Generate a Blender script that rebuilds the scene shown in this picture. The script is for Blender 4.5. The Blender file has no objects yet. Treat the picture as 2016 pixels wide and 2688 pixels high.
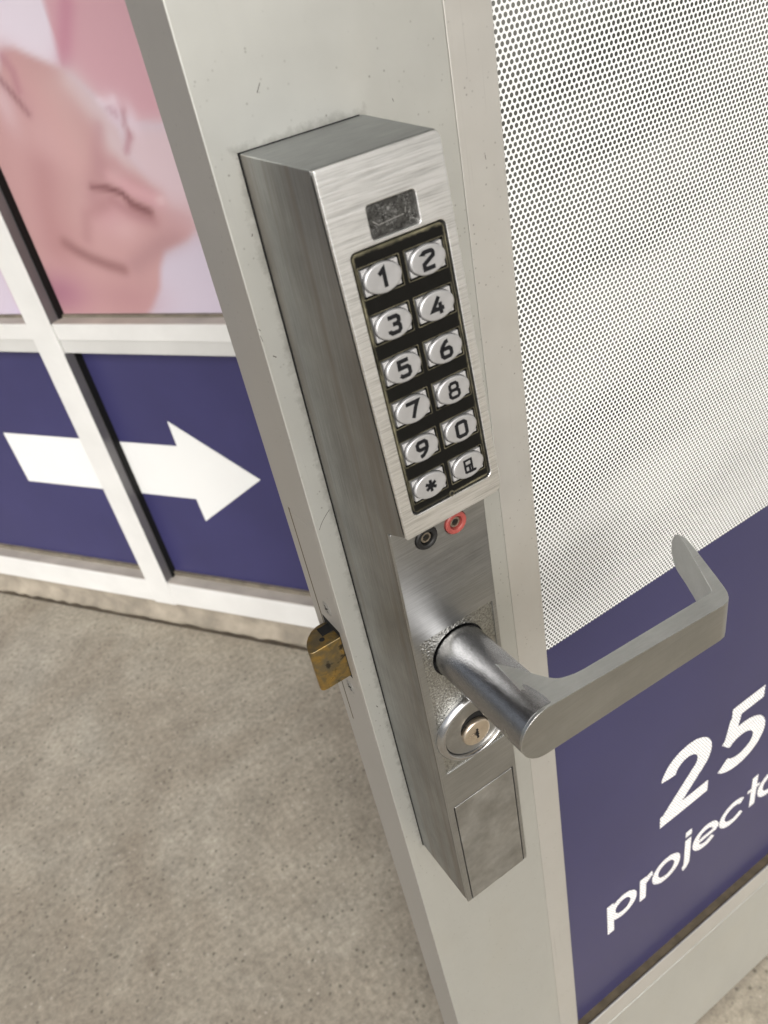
import bpy, bmesh, math, random
from mathutils import Matrix, Vector
random.seed(4)
S = 0.001                      # everything below is measured in millimetres
GZ = 1298.8                    # the ground lies this far below the top of the keypad lock
sc = bpy.context.scene
COL = sc.collection

# ------------------------------------------------------------------ camera
cam_d = bpy.data.cameras.new('camera'); cam = bpy.data.objects.new('camera', cam_d); COL.objects.link(cam)
RX = Vector((0.82871, -0.53126, -0.17607)); RY = Vector((0.43901, 0.42189, 0.79327)); RZ = Vector((-0.34715, -0.73469, 0.58285))
cm = Matrix.Identity(4)
for i in range(3):
    cm[i][0] = RX[i]; cm[i][1] = RY[i]; cm[i][2] = RZ[i]
cm.translation = Vector((-117.91*S, -305.80*S, (59.63+GZ)*S))
cam.matrix_world = cm
cam_d.sensor_fit = 'VERTICAL'; cam_d.sensor_height = 36.0; cam_d.sensor_width = 27.0
cam_d.lens = 2115.76/2688*36
cam_d.clip_start = 0.01; cam_d.clip_end = 2000
cam_d.dof.use_dof = True; cam_d.dof.focus_distance = 0.43; cam_d.dof.aperture_fstop = 15.0
sc.camera = cam

# ------------------------------------------------------------------ world, sun, exposure
SUN_EL, SUN_AZ = math.radians(33), math.radians(250)   # azimuth of the sun, measured from +x
w = bpy.data.worlds.new('World'); sc.world = w; w.use_nodes = True
wn = w.node_tree.nodes; wl = w.node_tree.links; wn.clear()
sky = wn.new('ShaderNodeTexSky'); sky.sky_type = 'NISHITA'; sky.sun_disc = False
sky.sun_elevation = SUN_EL; sky.sun_rotation = math.radians(90) - SUN_AZ
sky.dust_density = 6.0; sky.air_density = 1.0; sky.ozone_density = 1.0
hs = wn.new('ShaderNodeHueSaturation'); hs.inputs['Saturation'].default_value = 0.32; hs.inputs['Value'].default_value = 1.0
bg = wn.new('ShaderNodeBackground'); bg.inputs[1].default_value = 0.15
wo = wn.new('ShaderNodeOutputWorld')
wl.new(sky.outputs[0], hs.inputs['Color']); wl.new(hs.outputs[0], bg.inputs[0]); wl.new(bg.outputs[0], wo.inputs[0])
sd = bpy.data.lights.new('sun', 'SUN'); sun = bpy.data.objects.new('sun', sd); COL.objects.link(sun)
sd.energy = 1.3; sd.angle = math.radians(35); sd.color = (1.0, 0.992, 0.975)
sdir = Vector((math.cos(SUN_AZ)*math.cos(SUN_EL), math.sin(SUN_AZ)*math.cos(SUN_EL), math.sin(SUN_EL)))
sun.rotation_euler = sdir.to_track_quat('Z', 'Y').to_euler(); sun.location = (-3, -4, 5)
sc.view_settings.view_transform = 'Standard'; sc.view_settings.look = 'None'
sc.view_settings.exposure = 0.27; sc.view_settings.gamma = 1.0

# ------------------------------------------------------------------ helpers
def srgb(r, g, b):
    f = lambda c: (c/255/12.92) if c/255 <= 0.04045 else ((c/255+0.055)/1.055)**2.4
    return (f(r), f(g), f(b), 1.0)

class NT:
    """small helper for building node trees"""
    def __init__(s, name):
        s.m = bpy.data.materials.new(name); s.m.use_nodes = True
        s.t = s.m.node_tree; s.t.nodes.clear()
        s.out = s.t.nodes.new('ShaderNodeOutputMaterial')
        s.b = s.t.nodes.new('ShaderNodeBsdfPrincipled'); s.t.links.new(s.b.outputs[0], s.out.inputs[0])
    def n(s, kind, **kw):
        nd = s.t.nodes.new(kind)
        for k, v in kw.items():
            if k in nd.inputs: s.set(nd.inputs[k], v)
            else: setattr(nd, k, v)
        return nd
    def set(s, inp, v):
        if isinstance(v, bpy.types.NodeSocket): s.t.links.new(v, inp)
        else: inp.default_value = v
    def math(s, op, a, b=None, c=None, clamp=False):
        nd = s.t.nodes.new('ShaderNodeMath'); nd.operation = op; nd.use_clamp = clamp
        s.set(nd.inputs[0], a)
        if b is not None: s.set(nd.inputs[1], b)
        if c is not None: s.set(nd.inputs[2], c)
        return nd.outputs[0]
    def coord(s, kind='Object', scale=(1, 1, 1), rot=(0, 0, 0)):
        if kind == 'World': src = s.n('ShaderNodeNewGeometry').outputs['Position']
        else: src = s.n('ShaderNodeTexCoord').outputs[kind]
        mp = s.t.nodes.new('ShaderNodeMapping'); mp.inputs['Scale'].default_value = scale; mp.inputs['Rotation'].default_value = rot
        s.t.links.new(src, mp.inputs[0]); return mp.outputs[0]
    def noise(s, vec, scale=1.0, detail=4.0, rough=0.55, dist=0.0, out=0):
        nd = s.t.nodes.new('ShaderNodeTexNoise'); s.t.links.new(vec, nd.inputs['Vector'])
        nd.inputs['Scale'].default_value = scale; nd.inputs['Detail'].default_value = detail
        nd.inputs['Roughness'].default_value = rough; nd.inputs['Distortion'].default_value = dist
        return nd.outputs[out]
    def ramp(s, fac, stops, interp='LINEAR'):
        nd = s.t.nodes.new('ShaderNodeValToRGB'); nd.color_ramp.interpolation = interp
        cr = nd.color_ramp
        while len(cr.elements) < len(stops): cr.elements.new(0.5)
        for e, (p, c) in zip(cr.elements, stops):
            e.position = p; e.color = c if len(c) == 4 else (*c, 1)
        s.set(nd.inputs[0], fac); return nd.outputs[0]
    def rng(s, v, a, b, c, d):
        nd = s.t.nodes.new('ShaderNodeMapRange'); nd.clamp = True
        s.set(nd.inputs[0], v)
        for i, x in enumerate((a, b, c, d)): s.set(nd.inputs[i+1], x)
        return nd.outputs[0]
    def mix(s, f, a, b, mode='MIX'):
        nd = s.t.nodes.new('ShaderNodeMix'); nd.data_type = 'RGBA'; nd.blend_type = mode
        s.set(nd.inputs[0], f); s.set(nd.inputs[6], a); s.set(nd.inputs[7], b); return nd.outputs[2]
    def bump(s, h, strength, dist, normal=None):
        nd = s.t.nodes.new('ShaderNodeBump'); nd.inputs['Strength'].default_value = strength; nd.inputs['Distance'].default_value = dist
        s.set(nd.inputs['Height'], h)
        if normal is not None: s.set(nd.inputs['Normal'], normal)
        return nd.outputs[0]
    def p(s, **kw):
        for k, v in kw.items(): s.set(s.b.inputs[k.replace('_', ' ')], v)
        return s.m

def g(v): return (v, v, v, 1)

def brushed(name, base, rough, stretch, fine, contrast, tint=None, bumpd=0.00004, blotch=0.25, stain=None):
    """satin metal with grinding marks; stretch = coordinate scale along / across the grain"""
    t = NT(name)
    v = t.coord('Object', stretch)
    f = t.noise(v, fine, 3, 0.6)
    f2 = t.noise(t.coord('Object', tuple(c*0.35 for c in stretch)), fine, 4, 0.6, 0.3)
    bl = t.noise(t.coord('Object'), 28, 4, 0.6)
    s1 = t.rng(f, 0.3, 0.7, 1-contrast, 1+contrast)
    s2 = t.rng(f2, 0.3, 0.7, 1-contrast*0.6, 1+contrast*0.6)
    s3 = t.rng(bl, 0.3, 0.7, 1-blotch, 1+blotch)
    k = t.math('MULTIPLY', t.math('MULTIPLY', s1, s2), s3)
    c = t.mix(1.0, base, t.n('ShaderNodeCombineColor', Red=k, Green=k, Blue=k).outputs[0], 'MULTIPLY')
    if stain:
        sv = t.noise(t.coord('Object', (stretch[0]*.05, stretch[1]*.05, stretch[2]*.05)), fine, 3, 0.6)
        c = t.mix(t.rng(sv, 0.46, 0.66, 0, 0.8), c, stain)
    r = t.math('MULTIPLY', t.rng(f2, 0.25, 0.75, rough*0.85, rough*1.2), 1.0)
    nrm = t.bump(t.math('ADD', f, t.math('MULTIPLY', f2, 0.5)), 0.6, bumpd)
    return t.p(Base_Color=c, Metallic=1.0, Roughness=r, Normal=nrm, Anisotropic=0.0)

def plain(name, col, rough=0.5, metal=0.0, var=0.12, scale=60, bumpd=0.00003, spec=0.5):
    t = NT(name)
    nz = t.noise(t.coord('Object'), scale, 5, 0.6)
    k = t.rng(nz, 0.3, 0.7, 1-var, 1+var)
    c = t.mix(1.0, col, t.n('ShaderNodeCombineColor', Red=k, Green=k, Blue=k).outputs[0], 'MULTIPLY')
    n2 = t.noise(t.coord('Object'), scale*12, 3, 0.6)
    return t.p(Base_Color=c, Metallic=metal, Roughness=t.rng(nz, 0.3, 0.7, rough*0.85, min(1, rough*1.15)),
               Normal=t.bump(n2, 0.5, bumpd), Specular_IOR_Level=spec)

# anodised stile metal with pits, grime and soft cloudiness
def stile_metal(name, base, metal=0.80, rough=0.46):
    t = NT(name)
    v = t.coord('Object', (1, 1, 0.35))
    big = t.noise(v, 9, 5, 0.62, 0.4)
    mid = t.noise(t.coord('Object'), 60, 5, 0.65)
    k = t.math('MULTIPLY', t.rng(big, 0.3, 0.7, 0.97, 1.03), t.rng(mid, 0.3, 0.7, 0.98, 1.02))
    c = t.mix(1.0, base, t.n('ShaderNodeCombineColor', Red=k, Green=k, Blue=k).outputs[0], 'MULTIPLY')
    warm = t.noise(t.coord('Object', (1, 1, 0.5)), 14, 3, 0.6)
    c = t.mix(t.rng(warm, 0.5, 0.72, 0, 0.10), c, (base[0]*0.98, base[1]*0.90, base[2]*0.76, 1))
    vo = t.n('ShaderNodeTexVoronoi', Scale=260.0); t.t.links.new(t.coord('Object'), vo.inputs['Vector'])
    gate = t.noise(t.coord('Object'), 35, 3, 0.6)
    pit = t.math('MULTIPLY', t.rng(vo.outputs['Distance'], 0.05, 0.16, 1, 0), t.rng(gate, 0.42, 0.60, 0, 0.6))
    c = t.mix(pit, c, (0.16, 0.15, 0.13, 1))
    # long faint handling scratches
    wv = t.noise(t.coord('Object', (900, 900, 14), (0.0, 0.18, 0)), 1, 2, 0.5)
    wg = t.noise(t.coord('Object'), 12, 2, 0.5)
    sc_ = t.math('MULTIPLY', t.rng(wv, 0.64, 0.74, 0, 0.32), t.rng(wg, 0.5, 0.7, 0, 1))
    c = t.mix(sc_, c, (0.3, 0.29, 0.27, 1))
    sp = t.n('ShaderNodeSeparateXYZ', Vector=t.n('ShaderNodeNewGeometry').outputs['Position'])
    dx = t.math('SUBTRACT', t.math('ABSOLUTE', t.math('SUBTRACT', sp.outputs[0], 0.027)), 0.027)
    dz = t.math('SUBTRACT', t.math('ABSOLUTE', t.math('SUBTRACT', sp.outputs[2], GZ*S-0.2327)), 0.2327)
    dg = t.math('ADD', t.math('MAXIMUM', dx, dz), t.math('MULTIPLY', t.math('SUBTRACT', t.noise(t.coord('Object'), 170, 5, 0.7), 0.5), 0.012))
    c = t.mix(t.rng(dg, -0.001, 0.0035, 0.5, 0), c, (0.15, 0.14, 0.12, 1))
    fine = t.noise(t.coord('Object'), 1500, 2, 0.6)
    return t.p(Base_Color=c, Metallic=metal, Roughness=t.rng(mid, 0.3, 0.7, rough*0.96, rough*1.04),
               Normal=t.bump(fine, 0.35, 0.00003))

# perforated window film: round holes in a triangular lattice with the dark glass behind
def film(name, base, hole, strength=1.0, px=3.03, pz=2.64, r=0.97, along='x', hole_var=True, base_var=0.04):
    hole_rough = 0.12 if hole_var else 0.32
    t = NT(name)
    if along == 'x':
        pos = t.n('ShaderNodeNewGeometry').outputs['Position']
    else:
        pos = t.n('ShaderNodeTexCoord').outputs['Object']
    sp = t.n('ShaderNodeSeparateXYZ', Vector=pos)
    u = t.math('MULTIPLY', sp.outputs[0], 1/(px*S)); v = t.math('MULTIPLY', sp.outputs[2], 1/(2*pz*S))
    def cell(o):
        a = t.math('MULTIPLY', t.math('SUBTRACT', t.math('FRACT', t.math('ADD', u, o+0.25+100)), 0.5), px)
        b = t.math('MULTIPLY', t.math('SUBTRACT', t.math('FRACT', t.math('ADD', v, o+0.1)), 0.5), 2*pz)
        return t.math('SQRT', t.math('ADD', t.math('MULTIPLY', a, a), t.math('MULTIPLY', b, b)))
    d = t.math('MINIMUM', cell(0.0), cell(0.5))
    m = t.math('MULTIPLY', t.rng(d, r-0.08, r+0.08, 1, 0), strength)
    hv = t.noise(t.coord('World', (1.2, 1, 5)), 3.0, 3, 0.55)
    hc = t.mix(t.rng(hv, 0.35, 0.62, 0, 1), hole, tuple(min(1, c*4.5+0.012) for c in hole[:3])+(1,)) if hole_var else hole
    bv = t.noise(t.coord('World'), 5, 4, 0.6)
    k = t.rng(bv, 0.3, 0.7, 1-base_var, 1+base_var)
    bc = t.mix(1.0, base, t.n('ShaderNodeCombineColor', Red=k, Green=k, Blue=k).outputs[0], 'MULTIPLY')
    c = t.mix(m, bc, hc)
    return t.p(Base_Color=c, Roughness=t.rng(m, 0, 1, 0.32, hole_rough), Specular_IOR_Level=0.4)

M = {}
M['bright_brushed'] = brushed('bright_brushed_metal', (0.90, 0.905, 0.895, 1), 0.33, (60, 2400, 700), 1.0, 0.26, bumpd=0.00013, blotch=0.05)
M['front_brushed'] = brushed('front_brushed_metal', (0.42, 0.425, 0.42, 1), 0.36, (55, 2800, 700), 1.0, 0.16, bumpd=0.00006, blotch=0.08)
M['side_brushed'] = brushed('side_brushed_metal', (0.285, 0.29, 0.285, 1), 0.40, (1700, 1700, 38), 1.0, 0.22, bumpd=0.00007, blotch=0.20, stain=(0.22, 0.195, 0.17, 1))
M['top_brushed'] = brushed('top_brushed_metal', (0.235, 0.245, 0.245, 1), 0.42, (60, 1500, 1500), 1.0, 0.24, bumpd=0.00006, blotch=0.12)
M['lever_face'] = brushed('lever_face_metal', (0.44, 0.445, 0.435, 1), 0.32, (40, 700, 900), 1.0, 0.05, bumpd=0.00004, blotch=0.10)
M['lever'] = brushed('lever_satin_metal', (0.31, 0.31, 0.32, 1), 0.21, (1500, 1500, 700), 1.0, 0.16, bumpd=0.00022, blotch=0.05)
M['worn_edge_highlight'] = brushed('worn_highlight_edge', (0.80, 0.80, 0.78, 1), 0.20, (900, 900, 900), 1.0, 0.35, bumpd=0.0002, blotch=0.2)  # worn metal, lightened so the edge highlight is in its colour too
M['ring'] = brushed('cylinder_ring_metal', (0.52, 0.52, 0.52, 1), 0.22, (300, 300, 300), 1.0, 0.05, blotch=0.05)
M['ring_face'] = brushed('cylinder_face_metal', (0.38, 0.38, 0.37, 1), 0.38, (500, 500, 500), 1.0, 0.05, blotch=0.06)
M['cover'] = brushed('cover_satin_metal', (0.475, 0.48, 0.475, 1), 0.36, (160, 160, 160), 1.0, 0.10, blotch=0.16)
M['nickel'] = plain('nickel_key_plug', (0.78, 0.68, 0.56, 1), 0.30, 1.0, 0.08, 200)
M['button'] = plain('silver_button', (0.47, 0.47, 0.475, 1), 0.38, 0.7, 0.05, 300, 0.00001)
M['button_base'] = plain('silver_button_base', (0.46, 0.46, 0.46, 1), 0.45, 0.55, 0.10, 300, 0.00001)
M['ink'] = plain('black_ink', (0.008, 0.008, 0.009, 1), 0.6, 0, 0.2, 200, spec=0.15)
M['black'] = plain('black_gap', (0.010, 0.010, 0.010, 1), 0.8, 0, 0.2, 200, spec=0.15)
M['black_plastic'] = plain('black_jack_plastic', (0.006, 0.006, 0.006, 1), 0.5, 0, 0.3, 300)
M['red_plastic'] = plain('red_jack_plastic', (0.25, 0.05, 0.042, 1), 0.42, 0, 0.12, 300)
M['jack_tube'] = plain('jack_tube_metal', (0.45, 0.40, 0.33, 1), 0.35, 1.0, 0.2, 300)
M['gasket'] = plain('brown_glazing_gasket', (0.085, 0.066, 0.040, 1), 0.75, 0, 0.35, 90)
M['rubber'] = plain('black_rubber_gasket', (0.006, 0.006, 0.006, 1), 0.7, 0, 0.3, 90, spec=0.2)
M['sf_rubber'] = plain('dark_glazing_bead', (0.16, 0.14, 0.11, 1), 0.7, 0, 0.3, 40, spec=0.3)
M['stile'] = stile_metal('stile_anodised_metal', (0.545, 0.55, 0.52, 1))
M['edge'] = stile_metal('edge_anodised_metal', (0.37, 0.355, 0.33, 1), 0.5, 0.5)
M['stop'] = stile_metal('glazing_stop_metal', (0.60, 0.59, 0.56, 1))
M['white_frame'] = plain('white_frame_paint', (0.65, 0.65, 0.635, 1), 0.42, 0, 0.06, 8)
M['white_frame_low'] = plain('white_frame_paint_lower_bead', (0.53, 0.53, 0.515, 1), 0.45, 0, 0.05, 8)
M['frame_ledge'] = plain('dusty_frame_ledge', (0.40, 0.365, 0.325, 1), 0.6, 0, 0.18, 12)
M['mullion_side'] = plain('grey_mullion_side', (0.15, 0.145, 0.15, 1), 0.38, 0.3, 0.15, 10)
M['screw'] = plain('grey_screw', (0.34, 0.335, 0.32, 1), 0.45, 0.7, 0.2, 400)
M['film_white'] = film('white_perforated_film', (0.68, 0.69, 0.685, 1), (0.024, 0.024, 0.022, 1), r=1.06)
M['film_blue'] = film('blue_perforated_film', (0.029, 0.028, 0.080, 1), (0.016, 0.016, 0.040, 1), 0.22, hole_var=False, base_var=0.08)
M['film_letter'] = film('white_lettering_film', (0.84, 0.84, 0.83, 1), (0.10, 0.10, 0.13, 1), 1.0, hole_var=False, r=0.84)
M['sf_blue'] = film('storefront_blue_film', (0.040, 0.038, 0.112, 1), (0.035, 0.035, 0.11, 1), 0.5, along='s', hole_var=False, base_var=0.10)
M['sf_arrow'] = film('storefront_arrow_film', (0.80, 0.81, 0.80, 1), (0.55, 0.56, 0.56, 1), 0.5, along='s', hole_var=False, base_var=0.02)

def glass_mat():
    t = NT('dark_window_glass')
    return t.p(Base_Color=(0.02, 0.022, 0.024, 1), Roughness=0.04, Specular_IOR_Level=0.6)
M['glass'] = glass_mat()

def lens_mat():
    t = NT('scratched_dark_lens')
    v = t.coord('Object', (1, 1, 1))
    n1 = t.noise(v, 520, 6, 0.72, 1.2)
    lines = t.math('ABSOLUTE', t.math('SUBTRACT', t.noise(v, 330, 3, 0.6, 2.2), 0.5))
    k = t.math('MULTIPLY', t.rng(lines, 0.0, 0.022, 1, 0), t.rng(t.noise(v, 160, 2, 0.5), 0.42, 0.6, 0, 0.8))
    c = t.mix(t.rng(n1, 0.35, 0.7, 0, 1), (0.010, 0.010, 0.009, 1), (0.045, 0.044, 0.041, 1))
    c = t.mix(k, c, (0.32, 0.32, 0.31, 1))
    return t.p(Base_Color=c, Roughness=t.rng(n1, 0.3, 0.7, 0.15, 0.5), Specular_IOR_Level=0.3, Normal=t.bump(n1, 0.5, 0.0002))
M['lens'] = lens_mat()

def pad_mat():
    """black keypad plate, lacquer worn to brass along its border (object coordinates in plate millimetres)"""
    t = NT('worn_black_keypad_plate')
    sp = t.n('ShaderNodeSeparateXYZ', Vector=t.n('ShaderNodeTexCoord').outputs['Object'])
    x = t.math('MULTIPLY', sp.outputs[0], 1000.0); y = t.math('MULTIPLY', sp.outputs[1], -1000.0)
    dl = t.math('SUBTRACT', x, 6.3); dr = t.math('SUBTRACT', 44.9, x)
    dt_ = t.math('SUBTRACT', y, 29.3); db = t.math('SUBTRACT', 135.1, y)
    d = t.math('MINIMUM', t.math('MINIMUM', dl, dr), t.math('MINIMUM', t.math('MULTIPLY', dt_, 0.6), db))
    nz = t.noise(t.coord('Object'), 220, 5, 0.65)
    nb = t.noise(t.coord('Object'), 38, 3, 0.6)
    dd = t.math('ADD', d, t.math('MULTIPLY', t.math('SUBTRACT', nz, 0.5), 1.6))
    wear = t.math('MULTIPLY', t.rng(dd, -0.2, 0.8, 1, 0), t.rng(nb, 0.40, 0.62, 0.10, 0.9))
    # brass showing through as thin threads round the key pockets
    sm = t.noise(t.coord('Object'), 700, 3, 0.7)
    c = t.mix(wear, (0.006, 0.0058, 0.005, 1), (0.30, 0.275, 0.18, 1))
    c = t.mix(t.math('MULTIPLY', t.rng(sm, 0.70, 0.76, 0, 0.35), t.rng(nb, 0.5, 0.68, 0, 1)), c, (0.10, 0.09, 0.06, 1))
    return t.p(Base_Color=c, Metallic=t.math('MULTIPLY', wear, 0.5), Roughness=t.rng(nz, 0.3, 0.7, 0.35, 0.6), Specular_IOR_Level=0.08, Normal=t.bump(nz, 0.4, 0.00008))
M['pad'] = pad_mat()
M['pad_rim'] = plain('worn_brass_rim', (0.115, 0.105, 0.07, 1), 0.45, 0.6, 0.9, 160)

def hammered():
    t = NT('hammered_cast_metal')
    v = t.coord('Object')
    n1 = t.noise(v, 900, 3, 0.55)
    vo = t.n('ShaderNodeTexVoronoi', Scale=950.0, feature='SMOOTH_F1'); t.t.links.new(v, vo.inputs['Vector'])
    h = t.math('ADD', n1, vo.outputs['Distance'])
    c = t.mix(t.rng(n1, 0.35, 0.65, 0, 1), (0.27, 0.27, 0.25, 1), (0.52, 0.52, 0.49, 1))
    return t.p(Base_Color=c, Metallic=1.0, Roughness=0.30, Normal=t.bump(h, 1.0, 0.00045))
M['hammered'] = hammered()

def brass():
    t = NT('tarnished_brass')
    v = t.coord('Object')
    n1 = t.noise(v, 130, 5, 0.65, 0.6); n2 = t.noise(v, 60, 3, 0.6)
    c = t.mix(t.rng(n1, 0.38, 0.60, 0, 1), (0.34, 0.215, 0.06, 1), (0.16, 0.125, 0.065, 1))
    c = t.mix(t.rng(n2, 0.50, 0.60, 0, 0.85), c, (0.16, 0.135, 0.085, 1))
    c = t.mix(t.rng(t.noise(v, 120, 3, 0.6), 0.60, 0.68, 0, 0.85), c, (0.022, 0.018, 0.014, 1))
    return t.p(Base_Color=c, Metallic=0.85, Roughness=t.rng(n1, 0.3, 0.7, 0.25, 0.5), Normal=t.bump(n1, 0.5, 0.0003))
M['brass'] = brass()

def concrete(name='worn_concrete'):
    t = NT(name)
    v = t.coord('World')
    big = t.noise(v, 2.6, 6, 0.62, 0.8); mid = t.noise(v, 11, 5, 0.62); fine = t.noise(v, 90, 5, 0.7)
    c = t.ramp(big, [(0.33, (0.258, 0.224, 0.176)), (0.5, (0.308, 0.276, 0.222)), (0.67, (0.350, 0.322, 0.266))])
    k = t.math('MULTIPLY', t.rng(mid, 0.3, 0.7, 0.84, 1.14), t.rng(fine, 0.3, 0.7, 0.70, 1.30))
    c = t.mix(1.0, c, t.n('ShaderNodeCombineColor', Red=k, Green=k, Blue=k).outputs[0], 'MULTIPLY')
    vo = t.n('ShaderNodeTexVoronoi', Scale=95.0, Randomness=1.0); t.t.links.new(v, vo.inputs['Vector'])
    cs = t.n('ShaderNodeSeparateColor', Color=vo.outputs['Color'])
    light = t.math('MULTIPLY', t.rng(vo.outputs['Distance'], 0.12, 0.34, 1, 0), t.rng(cs.outputs[0], 0.80, 0.88, 0, 0.7))
    dark = t.math('MULTIPLY', t.rng(vo.outputs['Distance'], 0.12, 0.36, 1, 0), t.rng(cs.outputs[1], 0.74, 0.80, 0, 0.75))
    c = t.mix(light, c, (0.46, 0.42, 0.355, 1)); c = t.mix(dark, c, (0.085, 0.078, 0.060, 1))
    st = t.noise(v, 5.5, 3, 0.6, 0.5)
    c = t.mix(t.rng(st, 0.66, 0.74, 0, 0.45), c, (0.12, 0.095, 0.07, 1))
    h = t.math('ADD', t.math('MULTIPLY', fine, 0.6), mid)
    return t.p(Base_Color=c, Roughness=0.88, Specular_IOR_Level=0.3, Normal=t.bump(h, 0.7, 0.002))
M['concrete'] = concrete()
M['curb'] = plain('beige_mortar', (0.27, 0.238, 0.19, 1), 0.9, 0, 0.35, 14, 0.0006)
M['lip_shadow'] = plain('lip_shadow_brown', (0.075, 0.06, 0.042, 1), 0.95, 0, 0.4, 30, 0.001)  # dark brown that carries the shadow line below the curb lip
M['soffit'] = plain('canopy_soffit_paint', (0.30, 0.31, 0.33, 1), 0.7, 0, 0.1, 3)
M['asphalt'] = plain('asphalt', (0.17, 0.17, 0.165, 1), 0.9, 0, 0.25, 6, 0.001)
M['wall'] = plain('grey_block_wall', (0.32, 0.31, 0.29, 1), 0.85, 0, 0.15, 2)

def print_mat():
    t = NT('printed_photo_film')
    at = t.n('ShaderNodeAttribute', attribute_name='Col')
    sp = t.n('ShaderNodeSeparateXYZ', Vector=t.n('ShaderNodeTexCoord').outputs['Object'])
    u = t.math('MULTIPLY', sp.outputs[0], 1/(3.03*S)); v = t.math('MULTIPLY', sp.outputs[2], 1/(5.28*S))
    def cell(o):
        a = t.math('MULTIPLY', t.math('SUBTRACT', t.math('FRACT', t.math('ADD', u, o)), 0.5), 3.03)
        b = t.math('MULTIPLY', t.math('SUBTRACT', t.math('FRACT', t.math('ADD', v, o)), 0.5), 5.28)
        return t.math('SQRT', t.math('ADD', t.math('MULTIPLY', a, a), t.math('MULTIPLY', b, b)))
    m = t.rng(t.math('MINIMUM', cell(0.0), cell(0.5)), 0.75, 0.95, 0.34, 0)
    c = t.mix(m, at.outputs['Color'], (0.25, 0.16, 0.19, 1))
    return t.p(Base_Color=c, Roughness=0.45, Specular_IOR_Level=0.3)
M['print'] = print_mat()

def new_obj(name, me, mat, parent=None, mw=None, bevel=0, segs=2, smooth=False, angle=35):
    o = bpy.data.objects.new(name, me); COL.objects.link(o)
    if mat is not None: me.materials.append(mat)
    if parent is not None:
        o.parent = parent
    if mw is not None: o.matrix_local = mw
    if smooth or bevel:
        for p in me.polygons: p.use_smooth = True
    if bevel:
        b = o.modifiers.new('bevel', 'BEVEL'); b.width = bevel*S; b.segments = segs; b.limit_method = 'ANGLE'; b.angle_limit = math.radians(angle)
        b.harden_normals = True
    return o

def mesh(name, verts, faces, scale=S):
    me = bpy.data.meshes.new(name)
    me.from_pydata([(x*scale, y*scale, z*scale) for x, y, z in verts], [], faces); me.validate(); me.update()
    bm = bmesh.new(); bm.from_mesh(me); bmesh.ops.recalc_face_normals(bm, faces=bm.faces); bm.to_mesh(me); bm.free()
    return me

def box(name, x0, x1, y0, y1, z0, z1, mat, parent=None, bevel=0.0, segs=2, dz=0.0):
    v = [(x, y, z+dz) for x in (x0, x1) for y in (y0, y1) for z in (z0, z1)]
    f = [(0, 1, 3, 2), (4, 6, 7, 5), (0, 4, 5, 1), (2, 3, 7, 6), (0, 2, 6, 4), (1, 5, 7, 3)]
    return new_obj(name, mesh(name, v, f), mat, parent, bevel=bevel, segs=segs)

def lathe(name, prof, mat, parent=None, mw=None, n=64, cap=True, smooth=True, angle=None):
    """prof: (radius, height) list, axis = local z"""
    v, f = [], []
    for r, h in prof:
        for i in range(n):
            a = 2*math.pi*i/n; v.append((r*math.cos(a), r*math.sin(a), h))
    for j in range(len(prof)-1):
        for i in range(n):
            k = (i+1) % n; f.append((j*n+i, j*n+k, (j+1)*n+k, (j+1)*n+i))
    if cap:
        f.append(tuple(range(n))); f.append(tuple((len(prof)-1)*n+i for i in range(n)))
    o = new_obj(name, mesh(name, v, f), mat, parent, mw, smooth=smooth)
    if smooth:
        md = o.modifiers.new('split', 'EDGE_SPLIT'); md.split_angle = math.radians(angle or 40)
    return o

def rrect(x0, y0, x1, y1, r, n=5):
    """rounded rectangle outline; r is one radius or four (at x1y1, x0y1, x0y0, x1y0)"""
    rs = r if isinstance(r, (tuple, list)) else (r,)*4
    out = []
    for (sx, sy, a0), rr in zip(((x1, y1, 0), (x0, y1, 90), (x0, y0, 180), (x1, y0, 270)), rs):
        cx = sx-rr if sx == x1 else sx+rr; cy = sy-rr if sy == y1 else sy+rr
        for i in range(n+1):
            a = math.radians(a0+90*i/n); out.append((cx+rr*math.cos(a), cy+rr*math.sin(a)))
    return out

def ellipse(cx, cy, a, b, n=40):
    return [(cx+a*math.cos(2*math.pi*i/n), cy+b*math.sin(2*math.pi*i/n)) for i in range(n)]

def plate(name, outlines, z0, z1, bev, mat, parent, mw, res=1):
    """flat plate with holes: outlines[0] is the rim, the others are holes; from z0 to z1 (mm), edges bevelled by bev"""
    cu = bpy.data.curves.new(name, 'CURVE'); cu.dimensions = '2D'; cu.fill_mode = 'BOTH'
    for ol in outlines:
        sp = cu.splines.new('POLY'); sp.points.add(len(ol)-1); sp.use_cyclic_u = True
        for p, (x, y) in zip(sp.points, ol): p.co = (x*S, y*S, 0, 1)
    cu.extrude = max(0.0, ((z1-z0)/2-bev)*S); cu.bevel_depth = bev*S; cu.bevel_resolution = res; cu.offset = -bev*S
    tmp = bpy.data.objects.new('tmp', cu); COL.objects.link(tmp)
    me = bpy.data.meshes.new_from_object(tmp); bpy.data.objects.remove(tmp); bpy.data.curves.remove(cu)
    me.name = name
    for v in me.vertices: v.co.z += (z0+z1)/2*S
    me.materials.clear()
    for p in me.polygons: p.use_smooth = False
    return new_obj(name, me, mat, parent, mw)

def arc(cx, cy, rx, ry, a0, a1, n=14):
    return [(cx+rx*math.cos(math.radians(a0+(a1-a0)*i/n)), cy+ry*math.sin(math.radians(a0+(a1-a0)*i/n))) for i in range(n+1)]

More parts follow.
